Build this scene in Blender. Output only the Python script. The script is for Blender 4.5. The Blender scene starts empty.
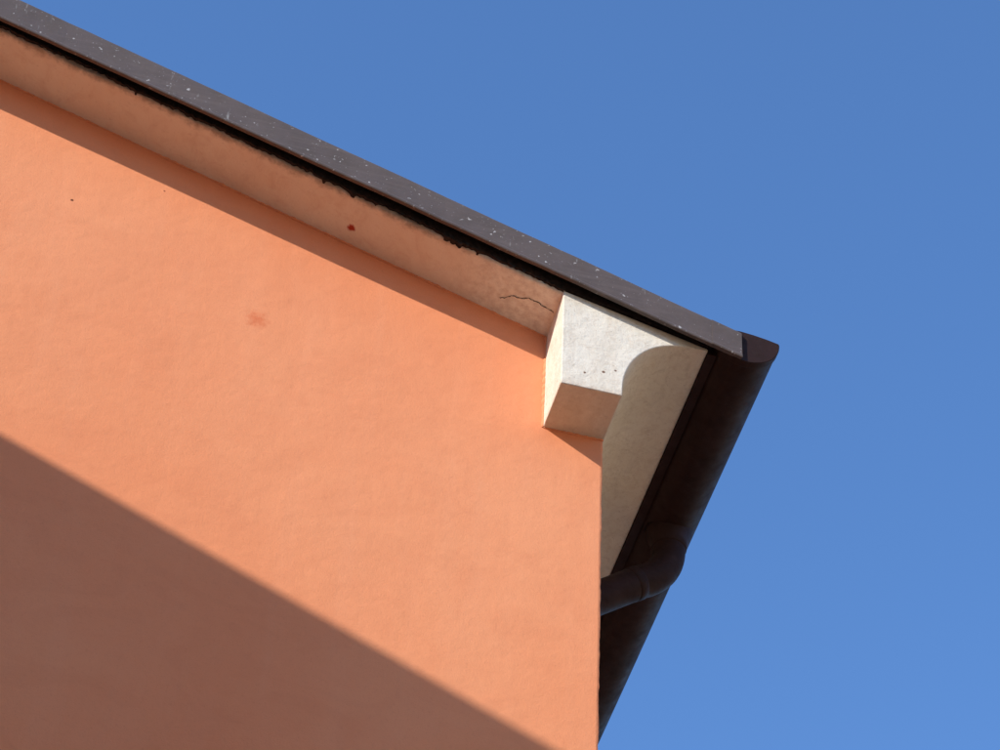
import bpy, bmesh, math, random
from mathutils import Vector, Matrix, noise
random.seed(3)
scn=bpy.context.scene
scn.view_settings.view_transform='Standard'
scn.view_settings.look='None'
scn.view_settings.exposure=0

# ---------------- dimensions (metres; origin = underside of corbel at the house corner) -------------
P=0.288; W=0.277; H=0.588; T=0.3483          # overhang, corbel width/height, roof pitch
RX=-3.8                                       # ridge x
GZ=-11.1                                      # ground level
LEN=11.0                                      # house length
FY=-0.36                                      # verge flashing plane
SUN=(1.6,1.0,-1.02)

# ---------------- material helpers ----------------
class N:
    def __init__(s,name):
        s.m=bpy.data.materials.new(name); s.m.use_nodes=True
        s.t=s.m.node_tree; s.b=s.t.nodes['Principled BSDF']
        s.tc=s.t.nodes.new('ShaderNodeTexCoord')
    def lk(s,a,b): s.t.links.new(a,b)
    def axis(s,i):
        n=s.t.nodes.new('ShaderNodeSeparateXYZ'); s.lk(s.tc.outputs['Object'],n.inputs[0]); return n.outputs[i]
    def noise(s,scale,detail=4,rough=.6,vec=None,dist=0):
        n=s.t.nodes.new('ShaderNodeTexNoise'); n.inputs['Scale'].default_value=scale
        n.inputs['Detail'].default_value=detail; n.inputs['Roughness'].default_value=rough
        n.inputs['Distortion'].default_value=dist
        s.lk(vec or s.tc.outputs['Object'],n.inputs['Vector']); return n.outputs['Fac']
    def mapv(s,scale=(1,1,1),rot=(0,0,0)):
        n=s.t.nodes.new('ShaderNodeMapping'); n.inputs['Scale'].default_value=scale; n.inputs['Rotation'].default_value=rot
        s.lk(s.tc.outputs['Object'],n.inputs['Vector']); return n.outputs['Vector']
    def rng(s,v,a,b,c=0.,d=1.,smooth=False):
        n=s.t.nodes.new('ShaderNodeMapRange'); n.inputs[1].default_value=a;n.inputs[2].default_value=b
        n.inputs[3].default_value=c;n.inputs[4].default_value=d
        if smooth:n.interpolation_type='SMOOTHSTEP'
        s.lk(v,n.inputs[0]); return n.outputs[0]
    def math(s,op,a,b=None):
        n=s.t.nodes.new('ShaderNodeMath'); n.operation=op
        for i,x in enumerate((a,b)):
            if x is None: continue
            if isinstance(x,(int,float)): n.inputs[i].default_value=x
            else: s.lk(x,n.inputs[i])
        return n.outputs[0]
    def mix(s,f,a,b):
        n=s.t.nodes.new('ShaderNodeMix'); n.data_type='RGBA'
        for k,x in ((0,f),(6,a),(7,b)):
            if isinstance(x,(int,float)): n.inputs[k].default_value=x
            elif isinstance(x,tuple): n.inputs[k].default_value=(*x,1)
            else: s.lk(x,n.inputs[k])
        return n.outputs[2]
    def spot(s,loc,r,soft,nz=0.0,nscale=20):
        d=s.t.nodes.new('ShaderNodeVectorMath'); d.operation='DISTANCE'
        s.lk(s.tc.outputs['Object'],d.inputs[0]); d.inputs[1].default_value=loc
        v=d.outputs['Value']
        if nz: v=s.math('ADD',v,s.math('MULTIPLY',s.math('SUBTRACT',s.noise(nscale,3),.5),nz))
        return s.rng(v,r,r+soft,1,0,True)
    def bump(s,h,strength,dist=.01,prev=None):
        n=s.t.nodes.new('ShaderNodeBump'); n.inputs['Strength'].default_value=strength; n.inputs['Distance'].default_value=dist
        s.lk(h,n.inputs['Height'])
        if prev: s.lk(prev,n.inputs['Normal'])
        return n.outputs[0]
    def fin(s,col,rough=.9,nrm=None,metal=0,spec=.3):
        if isinstance(col,tuple): s.b.inputs['Base Color'].default_value=(*col,1)
        else: s.lk(col,s.b.inputs['Base Color'])
        if isinstance(rough,(int,float)): s.b.inputs['Roughness'].default_value=rough
        else: s.lk(rough,s.b.inputs['Roughness'])
        s.b.inputs['Metallic'].default_value=metal
        s.b.inputs['Specular IOR Level'].default_value=spec
        if nrm: s.lk(nrm,s.b.inputs['Normal'])
        return s.m

def mat_stucco():
    n=N('orange_stucco')
    big=n.noise(.8,3,.5); mid=n.noise(3.2,6,.65,dist=.6); fine=n.noise(45,5,.7)
    c=n.mix(n.rng(big,.32,.68),(.80,.288,.134),(.835,.335,.165))
    c=n.mix(n.rng(mid,.45,.8,0,.30),c,(.74,.245,.115))
    streak=n.noise(1,5,.6,vec=n.mapv((7,7,.6)))
    c=n.mix(n.rng(streak,.5,.8,0,.18),c,(.86,.40,.23))
    trowel=n.noise(2.2,3,.5,vec=n.mapv((1,1,1.6),(0,.5,0)),dist=1.5)
    c=n.mix(n.rng(trowel,.51,.57,0,.07),c,(.60,.19,.09))
    c=n.mix(n.rng(fine,.55,.8,0,.4),c,(.66,.22,.11))
    c=n.mix(n.rng(n.noise(190,2,.6),.60,.70,0,.35),c,(.5,.17,.09))
    c=n.mix(n.math('MULTIPLY',n.spot((-1.60,0,.285),.002,.07,.10,38),.55),c,(.60,.11,.035))
    c=n.mix(n.spot((-2.50,0,.80),.004,.006,.008,90),c,(.12,.04,.02))
    c=n.mix(n.spot((-2.10,0,1.0),.002,.005,.008,90),c,(.3,.08,.04))
    b=n.bump(n.noise(2.3,3,.5),.25,.03)
    b=n.bump(n.noise(14,4,.6),.3,.01,b)
    b=n.bump(n.noise(130,4,.7),.7,.002,b)
    return n.fin(c,.95,b,spec=.1)
def mat_soffit():
    n=N('peach_soffit_paint')
    c=n.mix(n.rng(n.noise(2.5,5,.65),.35,.7),(.84,.66,.51),(.87,.74,.60))
    c=n.mix(n.rng(n.noise(9,6,.7,dist=1),.48,.75,0,.6),c,(.70,.48,.35))
    c=n.mix(n.rng(n.noise(60,5,.7),.58,.8,0,.45),c,(.50,.34,.25))
    # grime along the outer edge, under the felt
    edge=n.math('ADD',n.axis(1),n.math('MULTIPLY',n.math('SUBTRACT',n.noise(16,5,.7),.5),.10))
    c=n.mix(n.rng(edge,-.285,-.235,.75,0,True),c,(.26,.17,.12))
    c=n.mix(n.spot((-.45,-.16,.62),.10,.35,.1,8),c,n.mix(n.rng(n.noise(25,5,.7),.4,.75),(.88,.80,.68),(.62,.50,.40)))
    c=n.mix(n.spot((-1.24,-.10,.925),.012,.014,.03,50),c,(.45,.06,.03))
    b=n.bump(n.noise(9,5,.65),.7,.014); b=n.bump(n.noise(120,4,.7),.5,.002,b)
    return n.fin(c,.95,b,spec=.1)
def mat_cream():
    n=N('cream_plaster')
    c=n.mix(n.rng(n.noise(4,5,.6),.35,.7),(.78,.70,.57),(.83,.76,.64))
    c=n.mix(n.rng(n.noise(16,6,.7,dist=.8),.48,.75,0,.65),c,(.60,.49,.37))
    c=n.mix(n.rng(n.noise(110,3,.6),.62,.72,0,.6),c,(.4,.31,.23))
    dr=n.noise(1,4,.6,vec=n.mapv((30,30,3)))
    c=n.mix(n.rng(dr,.5,.8,0,.35),c,(.58,.45,.33))
    # damp/dirt at the foot of the corbel and on its underside
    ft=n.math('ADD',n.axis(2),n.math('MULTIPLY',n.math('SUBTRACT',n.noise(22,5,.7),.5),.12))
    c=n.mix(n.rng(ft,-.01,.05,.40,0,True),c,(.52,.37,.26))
    bl=n.noise(7,6,.75,dist=1.5)
    c=n.mix(n.rng(bl,.56,.66,0,.35),c,(.50,.42,.33))
    for l,r in (((-.085,-P,.125),.005),((-.17,-P,.095),.003),((-.03,-P,.15),.003)):
        c=n.mix(n.spot(l,r,.005,.006,120),c,(.2,.12,.08))
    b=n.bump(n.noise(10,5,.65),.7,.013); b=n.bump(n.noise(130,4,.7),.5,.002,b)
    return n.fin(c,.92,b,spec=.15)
def mat_metal(name,base,dark,speck=True,rough=.45,dust=.35,spec=.3):
    n=N(name)
    c=n.mix(n.rng(n.noise(6,5,.65),.35,.7),base,dark)
    c=n.mix(n.rng(n.noise(1,5,.6,vec=n.mapv((4,4,60))),.5,.8,0,.5),c,tuple(x*1.35 for x in base))
    if speck:
        c=n.mix(n.rng(n.noise(38,3,.5),.69,.73,0,.8),c,(.50,.47,.44))
        c=n.mix(n.rng(n.noise(90,2,.5),.70,.74,0,.6),c,(.45,.43,.40))
        c=n.mix(n.rng(n.noise(1,3,.6,vec=n.mapv((26,26,5))),.67,.75,0,.6),c,(.40,.38,.35))
    c=n.mix(n.rng(n.noise(25,5,.7),.55,.8,0,dust),c,(.14,.105,.088))
    r=n.rng(n.noise(12,4,.7),.3,.7,rough-.1,rough+.2)
    b=n.bump(n.noise(5,3,.5),.3,.01)
    b=n.bump(n.noise(90,3,.6),.15,.001,b)
    return n.fin(c,r,b,spec=spec)
def simple(name,c1,c2,sc,rough=.9,bs=.3,bd=.01):
    n=N(name); f=n.noise(sc,4,.65)
    return n.fin(n.mix(n.rng(f,.35,.7),c1,c2),rough,n.bump(f,bs,bd),spec=.2)
M_st=mat_stucco(); M_so=mat_soffit(); M_cr=mat_cream()
M_fl=mat_metal('brown_painted_flashing',(.122,.092,.080),(.094,.071,.062),rough=.5,spec=.25)
M_gu=mat_metal('dark_brown_gutter_paint',(.034,.0155,.012),(.023,.011,.009),False,.6,.10,.15)
M_felt=simple('black_roof_felt',(.014,.010,.009),(.045,.030,.024),40,.95)
M_tile=simple('terracotta_tiles',(.35,.14,.08),(.25,.10,.06),6)
M_gr=simple('paving',(.36,.28,.21),(.44,.35,.27),2)
M_nb=simple('ochre_render',(.62,.34,.17),(.56,.29,.14),1.5)
M_op=simple('yellow_render',(.78,.54,.32),(.72,.48,.27),1.5)
M_cop=simple('stone_coping',(.45,.42,.38),(.36,.34,.30),8)
M_glass=N('window_glass').fin((.02,.025,.03),.08,spec=.6)
M_fr=simple('window_frame_paint',(.55,.52,.46),(.5,.47,.42),10)
M_sh=simple('green_shutter_paint',(.04,.09,.06),(.03,.07,.05),10,.6)

# ---------------- mesh helpers ----------------
def empty(name):
    e=bpy.data.objects.new(name,None); scn.collection.objects.link(e); return e
def mesh(name,verts,faces,mat,parent=None,smooth=False):
    me=bpy.data.meshes.new(name); me.from_pydata([tuple(v) for v in verts],[],faces); me.update()
    bm=bmesh.new(); bm.from_mesh(me); bmesh.ops.recalc_face_normals(bm,faces=bm.faces); bm.to_mesh(me); bm.free()
    me.materials.append(mat)
    o=bpy.data.objects.new(name,me); scn.collection.objects.link(o)
    if parent: o.parent=parent
    if smooth:
        for p in me.polygons: p.use_smooth=True
    return o
def box(name,lo,hi,mat,parent=None,M=None):
    v=[Vector((x,y,z)) for x in (lo[0],hi[0]) for y in (lo[1],hi[1]) for z in (lo[2],hi[2])]
    if M: v=[M@q for q in v]
    return mesh(name,v,[(0,1,3,2),(4,6,7,5),(0,4,5,1),(2,3,7,6),(0,2,6,4),(1,5,7,3)],mat,parent)
def bevel(o,w,seg=2):
    b=o.modifiers.new('bevel','BEVEL'); b.width=w; b.segments=seg; b.limit_method='ANGLE'; b.angle_limit=math.radians(40)
def tube(name,pts,r,mat,parent=None,seg=32):
    vs=[];fs=[]; pts=[Vector(p) for p in pts]
    up=Vector((0,1,0))
    rad=r if isinstance(r,list) else [r]*len(pts)
    for i,p in enumerate(pts):
        d=(pts[min(i+1,len(pts)-1)]-pts[max(i-1,0)]).normalized()
        a=up.cross(d).normalized(); b=d.cross(a)
        for k in range(seg):
            t=2*math.pi*k/seg; vs.append(p+(a*math.cos(t)+b*math.sin(t))*rad[i])
    for i in range(len(pts)-1):
        for k in range(seg):
            k2=(k+1)%seg; fs.append((i*seg+k,i*seg+k2,(i+1)*seg+k2,(i+1)*seg+k))
    fs.append(tuple(range(seg))); fs.append(tuple((len(pts)-1)*seg+k for k in range(seg)))
    return mesh(name,vs,fs,mat,parent,True)
def softz(x):
    return H-T*(x+W) if x>=RX else H-T*(2*RX-x+W)
nz=lambda *a: noise.noise(Vector(a))

# ---------------- house ----------------
house=empty('orange_stucco_house')
XL=2*RX
vs=[];fs=[];nx=380;zr=[1,.995,.98,.96,.93,.9,.87,.84,.81,.78,.7,.5,0]
for i in range(nx+1):
    x=XL+(-.012-XL)*i/nx
    top=softz(x)+.03
    for r in zr:
        z=GZ+(top-GZ)*r
        vs.append((x,.003*nz(x*1.3,z*1.3,3.)*min(1,max(0,-x*2)),z))
R=len(zr)
for i in range(nx):
    for j in range(R-1): fs.append((i*R+j,i*R+j+1,(i+1)*R+j+1,(i+1)*R+j))
mesh('gable_wall',vs,fs,M_st,house,True)
# side wall with softly broken arris
vs=[];fs=[];nk=1400
for k in range(nk+1):
    z=GZ+(softz(0)-.02-GZ)*k/nk
    w=.004*nz(5,0,z*7)+.0025*nz(2,7,z*29)
    vs+= [(-.013,.0003,z),(w-.005,.001,z),(w-.001,.005,z),(0,.03,z),(0,LEN,z)]
for k in range(nk):
    for j in range(4):
        a=k*5+j; fs.append((a,a+1,a+6,a+5))
mesh('side_wall',vs,fs,M_st,house,True)
box('far_side_wall',(XL,.01,GZ),(XL+.3,LEN,softz(XL)),M_st,house)
mesh('rear_wall',[(XL,LEN,GZ),(0,LEN,GZ),(0,LEN,softz(0)),(RX,LEN,softz(RX)),(XL,LEN,softz(XL))],[(0,1,2,3,4)],M_st,house)

def soffit(name,x0,x1,n):
    vs=[];fs=[];ys=[-P+.006,-P+.03,-.2,-.13,-.07,-.03,.02,.10]
    for i in range(n+1):
        x=x0+(x1-x0)*i/n
        for j,y in enumerate(ys):
            z=softz(x)+.006*nz(x*2.1,y*3,1.)+.0025*nz(x*14,y*14,4.)
            yy=y+(.007*nz(x*6,2.,8.)+.005*nz(x*23,2.,8.) if j==0 else 0)
            vs.append((x,yy,z))
        vs.append((x,.10,softz(x)+.05)); vs.append((x,-P+.006,softz(x)+.05))
    m=len(ys)+2
    for i in range(n):
        for j in range(m):
            j2=(j+1)%m; fs.append((i*m+j,i*m+j2,(i+1)*m+j2,(i+1)*m+j))
    return mesh(name,vs,fs,M_so,house,True)
soffit('verge_soffit',RX,-W+.01,420)
soffit('verge_soffit_far',XL-.4,RX,120)
def bead(name,pts,r,mat):
    vs=[];fs=[];s=8
    for i,p in enumerate(pts):
        d=(pts[min(i+1,len(pts)-1)]-pts[max(i-1,0)]).normalized()
        a=Vector((0,1,0)); b=d.cross(a).normalized()
        q=r*(.55+.9*abs(nz(i*.13,1,2))+.5*abs(nz(i*.6,5,2)))
        for k in range(s):
            t=2*math.pi*k/s; vs.append(p+(a*math.cos(t)+b*math.sin(t))*q)
    for i in range(len(pts)-1):
        for k in range(s): fs.append((i*s+k,i*s+(k+1)%s,(i+1)*s+(k+1)%s,(i+1)*s+k))
    mesh(name,vs,fs,mat,house,True)
bead('wall_soffit_bead',[Vector((x,.0,softz(x)-.001)) for x in [RX+(-W-RX)*i/700 for i in range(701)]],.008,M_st)
bead('corbel_foot_bead',[Vector((-W+.277*i/60,.0,-.001)) for i in range(61)],.007,M_st)
bead('corbel_side_bead',[Vector((-W-.001,.0,H*i/100)) for i in range(101)],.011,M_st)

prof=[(-W,0.0),(0.003,0.0),(0.004,.05)]
ncv=22
for k in range(1,ncv+1):
    a=math.pi/2*k/ncv
    prof.append((.004+.300*(1-math.cos(a)),.05+.355*math.sin(a)))
prof+=[(.402,.411),(.402,.425),(-W,.602)]
ys=[-P,-P+.01,-.2,-.1,0,.15,.3]+[.3+.1*k for k in range(1,int((LEN-.3)*10)+1)]
vs=[];fs=[];m=len(prof)
for y in ys:
    for (x,z) in prof:
        vs.append((x,y,z+(.003*nz(x*4,y*1.5,2.) if y>-P+.02 and 0<x<.4 and z>.1 else 0)))
for i in range(len(ys)-1):
    for j in range(m):
        j2=(j+1)%m; fs.append((i*m+j,i*m+j2,(i+1)*m+j2,(i+1)*m+j))
fs.append(tuple(range(m))); fs.append(tuple((len(ys)-1)*m+k for k in range(m)))
co=mesh('corbel_and_eave_cornice',vs,fs,M_cr,house)
bevel(co,.006,3)
def ribbon(name,pts,wid,mat,parent,zoff=-.003):
    vs=[];fs=[]
    for i,(x,y) in enumerate(pts):
        a=Vector(pts[min(i+1,len(pts)-1)])-Vector(pts[max(i-1,0)]); a.normalize(); nrm=Vector((-a.y,a.x))
        w=wid*(.4+.9*random.random())*(1 if 0<i<len(pts)-1 else .1)
        for s in (-1,1):
            px=x+nrm.x*w*s; py=y+nrm.y*w*s
            zs=softz(px)+.006*nz(px*2.1,py*3,1.)+.0025*nz(px*14,py*14,4.)
            vs.append((px,py,zs+zoff))
    for i in range(len(pts)-1): fs.append((2*i,2*i+1,2*i+3,2*i+2))
    return mesh(name,vs,fs,mat,parent)
cp=[]
for k in range(44):
    t=k/43
    cp.append((-.53+.245*t+.006*nz(t*9,1,1),-.10-.05*math.sin(t*2.7)+.012*nz(t*7,3,5)+.006*nz(t*25,3,5)-.03*t))
ribbon('soffit_crack',cp,.0020,M_felt,house)

# ragged roofing felt between soffit and verge flashing
def mb(x): return .347-.3336*(x-.509)
def mt(x): return .502-.3404*(x-.536)
vs=[];fs=[];n=1500;x0=RX;x1=.40
for i in range(n+1):
    x=x0+(x1-x0)*i/n
    base=softz(x) if x<-W else .588-.262*(x+W)
    amp=1 if x<-W else .35
    rag=.024*nz(x*3.3,0,0)+.018*nz(x*13,1,0)+.014*nz(x*45,2,0)
    z=base+.006+rag*amp+(.014 if x>-W else 0)
    zt=max(mb(x)+.06,z+.01)
    vs+=[(x,-P-.010-.004*nz(x*30,4,4),z),(x,-P-.016,zt),(x,-P+.02,z+.003),(x,-P+.02,zt)]
for i in range(n):
    a=i*4
    fs+=[(a,a+1,a+5,a+4),(a,a+4,a+6,a+2)]
mesh('roof_felt_edge',vs,fs,M_felt,house)
vs=[];fs=[]
for k in range(90):
    x=random.uniform(RX,-W-.05); l=random.uniform(.015,.045); w=random.uniform(.006,.028); z=softz(x)+.014
    b=len(vs); vs+=[(x-w,-P-.017,z+T*w),(x+w,-P-.017,z-T*w),(x+w*.3,-P-.02,z-l*.7),(x-w*.4,-P-.019,z-l*.5+T*w)]
    fs.append((b,b+1,b+2,b+3))
mesh('roof_felt_scraps',vs,fs,M_felt,house)

def slab(name,xs,zlo,zhi,y0,y1,mat):
    (xa,xb)=xs
    v=[(x,y,f(x)) for x in (xa,xb) for y in (y0,y1) for f in (zlo,zhi)]
    return mesh(name,v,[(0,1,3,2),(4,6,7,5),(0,4,5,1),(2,3,7,6),(0,2,6,4),(1,5,7,3)],mat,house)
rf=lambda f:(lambda x:f(2*RX-x))
slab('roof_deck',(RX,.415),lambda x:mb(x)+.052,lambda x:mb(x)+.10,FY+.012,LEN+.3,M_felt)
slab('roof_deck_far',(2*RX-.415,RX),rf(lambda x:mb(x)+.052),rf(lambda x:mb(x)+.10),FY+.012,LEN+.3,M_felt)
def tiles(name,far):
    vs=[];fs=[];ny=int((LEN+.5)/.035);rows=12
    L0,L1=RX,.50
    for r in range(rows):
        xa=L0+(L1-L0)*r/rows; xb=L0+(L1-L0)*(r+1)/rows+.03
        base=len(vs)
        for i in range(ny+1):
            y=FY+.03+.035*i
            h=.028*abs(math.sin(math.pi*i/6))
            for x,o in ((xa,.0),(xb,.012)):
                vs.append(((2*RX-x) if far else x,y,mb(x)+.104+h+o))
        for i in range(ny): fs.append((base+2*i,base+2*i+1,base+2*i+3,base+2*i+2))
    return mesh(name,vs,fs,M_tile,house,False)
tiles('roof_tiles',False); tiles('roof_tiles_far',True)

def flashing(name,xa,xb,out=0.0,far=False,n=120,wob=1):
    vs=[];fs=[]
    for i in range(n+1):
        x=xa+(xb-xa)*i/n
        t=mt(x); b=mb(x); w=wob*(.003*nz(x*2.3,0,0)+.0012*nz(x*11,3,0)); y=FY-out+w
        b+=wob*.003*nz(x*3.1,9,0)
        pr=[(.0,t+.012),(y+.030,t+.010),(y+.012,t+.006),(y+.003,t-.002),(y,t-.012),(y,t-.03),(y+.001,(t+b)/2),(y,b+.020),(y-.003,b+.012),(y-.003,b+.004),(y,b),(y+.006,b),(y+.022,b+.006),(y+.026,b+.02),
            (y+.018,b+.02),(y+.006,b+.006),(y+.005,b+.03),(y+.006,t-.02),(y+.03,t+.004),(.0,t+.006)]
        for (yy,zz) in pr: vs.append(((2*RX-x) if far else x,yy,zz))
    m=len(pr)
    for i in range(n):
        for j in range(m):
            j2=(j+1)%m; fs.append((i*m+j,i*m+j2,(i+1)*m+j2,(i+1)*m+j))
    fs.append(tuple(range(m))); fs.append(tuple(n*m+k for k in range(m)))
    return mesh(name,vs,fs,M_fl,house)
flashing('verge_flashing',RX,.505)
flashing('verge_flashing_far',RX,.5,0,True)
flashing('verge_flashing_end',.40,.538,.003,n=8,wob=0)

# ---------------- gutter ----------------
gut=empty('rain_gutter')
gcx,gcz,gr=.572,.490,.147; gy0=-.335
vs=[];fs=[];seg=36
ys=[gy0+.0]+[gy0+.25*k for k in range(1,47)]
prof=[]
for k in range(seg+1):
    a=math.pi+math.pi*k/seg; prof.append((gcx+gr*math.cos(a),gcz+gr*math.sin(a)))
for k in range(1,10):
    a=math.radians(30*k); prof.append((gcx+gr-.014+.014*math.cos(a),gcz+.014*math.sin(a)))
for k in range(seg,-1,-1):
    a=math.pi+math.pi*k/seg; prof.append((gcx+(gr-.005)*math.cos(a),gcz+(gr-.005)*math.sin(a)))
m=len(prof)
for y in ys:
    dz=.004*nz(y*.8,0,0)-.002*(y-gy0)
    for x,z in prof: vs.append((x,y,z+dz))
for i in range(len(ys)-1):
    for j in range(m):
        j2=(j+1)%m; fs.append((i*m+j,i*m+j2,(i+1)*m+j2,(i+1)*m+j))
mesh('trough',vs,fs,M_gu,gut,True)
vs=[]
for y in (gy0-.008,gy0+.03):
    r=gr+.005
    for k in range(seg+1):
        a=math.pi+math.pi*k/seg; vs.append((gcx+r*math.cos(a),y,gcz+r*math.sin(a)))
    for u,dz in ((.98,.012),(.6,.026),(.2,.036),(-.2,.042),(-.6,.040),(-.95,.03)):
        vs.append((gcx+r*u,y,gcz+dz))
q=seg+7; fs=[tuple(range(q)),tuple(q+k for k in range(q))]
for j in range(q): fs.append((j,(j+1)%q,q+(j+1)%q,q+j))
ec=mesh('end_cap',vs,fs,M_gu,gut); bevel(ec,.004,3)
def band(name,y,wd,r,th=.002):
    vs=[];fs=[]
    for yy,rr in ((y,r),(y+.002,r+th),(y+wd-.002,r+th),(y+wd,r)):
        for k in range(seg+1):
            a=math.pi+math.pi*k/seg; vs.append((gcx+rr*math.cos(a),yy,gcz-.002*(y-gy0)+rr*math.sin(a)))
    q=seg+1
    for i in range(3):
        for k in range(seg): fs.append((i*q+k,i*q+k+1,(i+1)*q+k+1,(i+1)*q+k))
    return mesh(name,vs,fs,M_gu,gut,True)
for i,y in enumerate((4.7,7.6)):
    band('joint_%d'%(i+1),y,.04,gr)
box('fascia_board',(.4035,-P+.012,.402),(.445,LEN+.2,.56),M_gu,gut)

# ---------------- downpipe ----------------
dp=empty('downpipe')
oy=.86; r=.080
def arc(p0,p1,p2,n=10):
    p0,p1,p2=map(Vector,(p0,p1,p2))
    return [(1-t)**2*p0+2*t*(1-t)*p1+t*t*p2 for t in [k/n for k in range(n+1)]]
pts=[Vector((gcx,oy,.36)),Vector((gcx,oy,.30))]
pts+=arc((gcx,oy,.27),(gcx,oy,.10),(gcx-.14,oy,.025),18)
pts+=arc((.22,oy,-.14),(.11,oy,-.22),(.11,oy,-.38),12)
pts+=[Vector((.11,oy,-1.)),Vector((.11,oy,GZ+.3))]
tube('pipe',pts,r,M_gu,dp)
tube('outlet_collar',[(gcx,oy,.40),(gcx,oy,.36),(gcx,oy,.33),(gcx,oy,.30),(gcx,oy,.27),(gcx,oy,.265)],[r+.035,r+.028,r+.018,r+.009,r+.006,r+.001],M_gu,dp)
def ring(name,a,b,rr):
    a=Vector(a);b=Vector(b); d=(b-a)
    tube(name,[a,a+d*.1,b-d*.1,b],[rr-.004,rr,rr,rr-.004],M_gu,dp)
d=(pts[21]-pts[20]).normalized(); q=pts[20]+d*.01
ring('elbow_joint',q,q+d*.05,r+.003)
for i,z in enumerate((-1.5,-3.5,-5.5,-7.5,-9.5)):
    ring('pipe_clip_%d'%(i+1),(.11,oy,z),(.11,oy,z-.04),r+.008)

# ---------------- ground ----------------
mesh('ground',[(-2000,-2000,GZ),(2000,-2000,GZ),(2000,2000,GZ),(-2000,2000,GZ)],[(0,1,2,3)],M_gr)

# ---------------- neighbouring buildings ----------------
def windows(nb,Mx,us,floors,z0):
    for fl in range(floors):
        for k,u in enumerate(us):
            z=z0+fl*3.1
            box('window_frame_%d_%d'%(fl,k),(u-.07,.05,z-.07),(u+1.07,.078,z+1.67),M_fr,nb,Mx)
            box('window_pane_%d_%d'%(fl,k),(u,.03,z),(u+1,.048,z+1.6),M_glass,nb,Mx)
            for s,o in ((0,-.6),(1,1.1)):
                box('shutter_%d_%d_%d'%(fl,k,s),(u+o,.035,z-.03),(u+o+.5,.077,z+1.63),M_sh,nb,Mx)
# the one whose parapet throws the diagonal shadow
nb=empty('neighbour_building')
S=3.5
Q=Vector((-2.585-S*SUN[0],-S*SUN[1],-.728-S*SUN[2]))
e=Vector((.67,-1,0)).normalized(); nn=Vector((e.y,-e.x,0))
if nn.x>0: nn=-nn
Mx=Matrix(((e.x,nn.x,0,Q.x),(e.y,nn.y,0,Q.y),(0,0,1,0),(0,0,0,1)))
zt=Q.z
box('walls',(-3.0,.08,GZ),(9.3,7,zt-.15),M_nb,nb,Mx)
box('roof_coping',(-3.08,0,zt-.15),(9.38,7.08,zt),M_cop,nb,Mx)
windows(nb,Mx,[-1.2+k*3.0 for k in range(4)],4,GZ+1.2)
# unseen house added to bounce warm sunlight onto the gable and eaves
ob=empty('added_bounce_house')
Mo=Matrix(((0,1,0,6.0),(-1,0,0,3.0),(0,0,1,0),(0,0,0,1)))   # local x -> -y, local y -> +x
box('walls',(0,.08,GZ),(24,8,.9),M_op,ob,Mo)
box('roof_coping',(-.08,0,.9),(24.08,8.08,1.05),M_cop,ob,Mo)
windows(ob,Mo,[1.5+k*3.6 for k in range(6)],4,GZ+1.0)

# ---------------- light ----------------
to=Vector((-SUN[0],-SUN[1],-SUN[2])).normalized()
elev=math.asin(to.z); az=math.atan2(to.x,to.y)
w=bpy.data.worlds.new('World'); scn.world=w; w.use_nodes=True
nt=w.node_tree; bg=nt.nodes['Background']
sky=nt.nodes.new('ShaderNodeTexSky'); sky.sky_type='NISHITA'; sky.sun_disc=False
sky.sun_elevation=elev; sky.sun_rotation=az%(2*math.pi)
sky.air_density=1.0; sky.dust_density=.3; sky.ozone_density=2.0; sky.altitude=0
tint=nt.nodes.new('ShaderNodeMix'); tint.data_type='RGBA'; tint.blend_type='MULTIPLY'; tint.inputs[0].default_value=1
tint.inputs[7].default_value=(.97,1.36,1.80,1)
nt.links.new(sky.outputs[0],tint.inputs[6]); nt.links.new(tint.outputs[2],bg.inputs[0]); bg.inputs[1].default_value=.148
sl=bpy.data.lights.new('sun','SUN'); sl.energy=5.0; sl.angle=math.radians(.4); sl.color=(1,.96,.89)
so_=bpy.data.objects.new('sun',sl); scn.collection.objects.link(so_)
so_.rotation_euler=to.to_track_quat('Z','Y').to_euler(); so_.location=(-20,-20,20)

# ---------------- camera ----------------
th,psi,roll=.8134,.2252,.0513
fw=Vector((math.sin(psi)*math.cos(th),math.cos(psi)*math.cos(th),math.sin(th)))
rr=Vector((math.cos(psi),-math.sin(psi),0)); uu=rr.cross(fw)
r2=rr*math.cos(roll)+uu*math.sin(roll); u2=-rr*math.sin(roll)+uu*math.cos(roll)
cd=bpy.data.cameras.new('camera'); cam=bpy.data.objects.new('camera',cd); scn.collection.objects.link(cam)
cam.matrix_world=Matrix(((r2.x,u2.x,-fw.x,-2.5463),(r2.y,u2.y,-fw.y,-9.0),(r2.z,u2.z,-fw.z,-9.4914),(0,0,0,1)))
cd.sensor_width=36; cd.lens=108; cd.clip_end=5000
scn.camera=cam
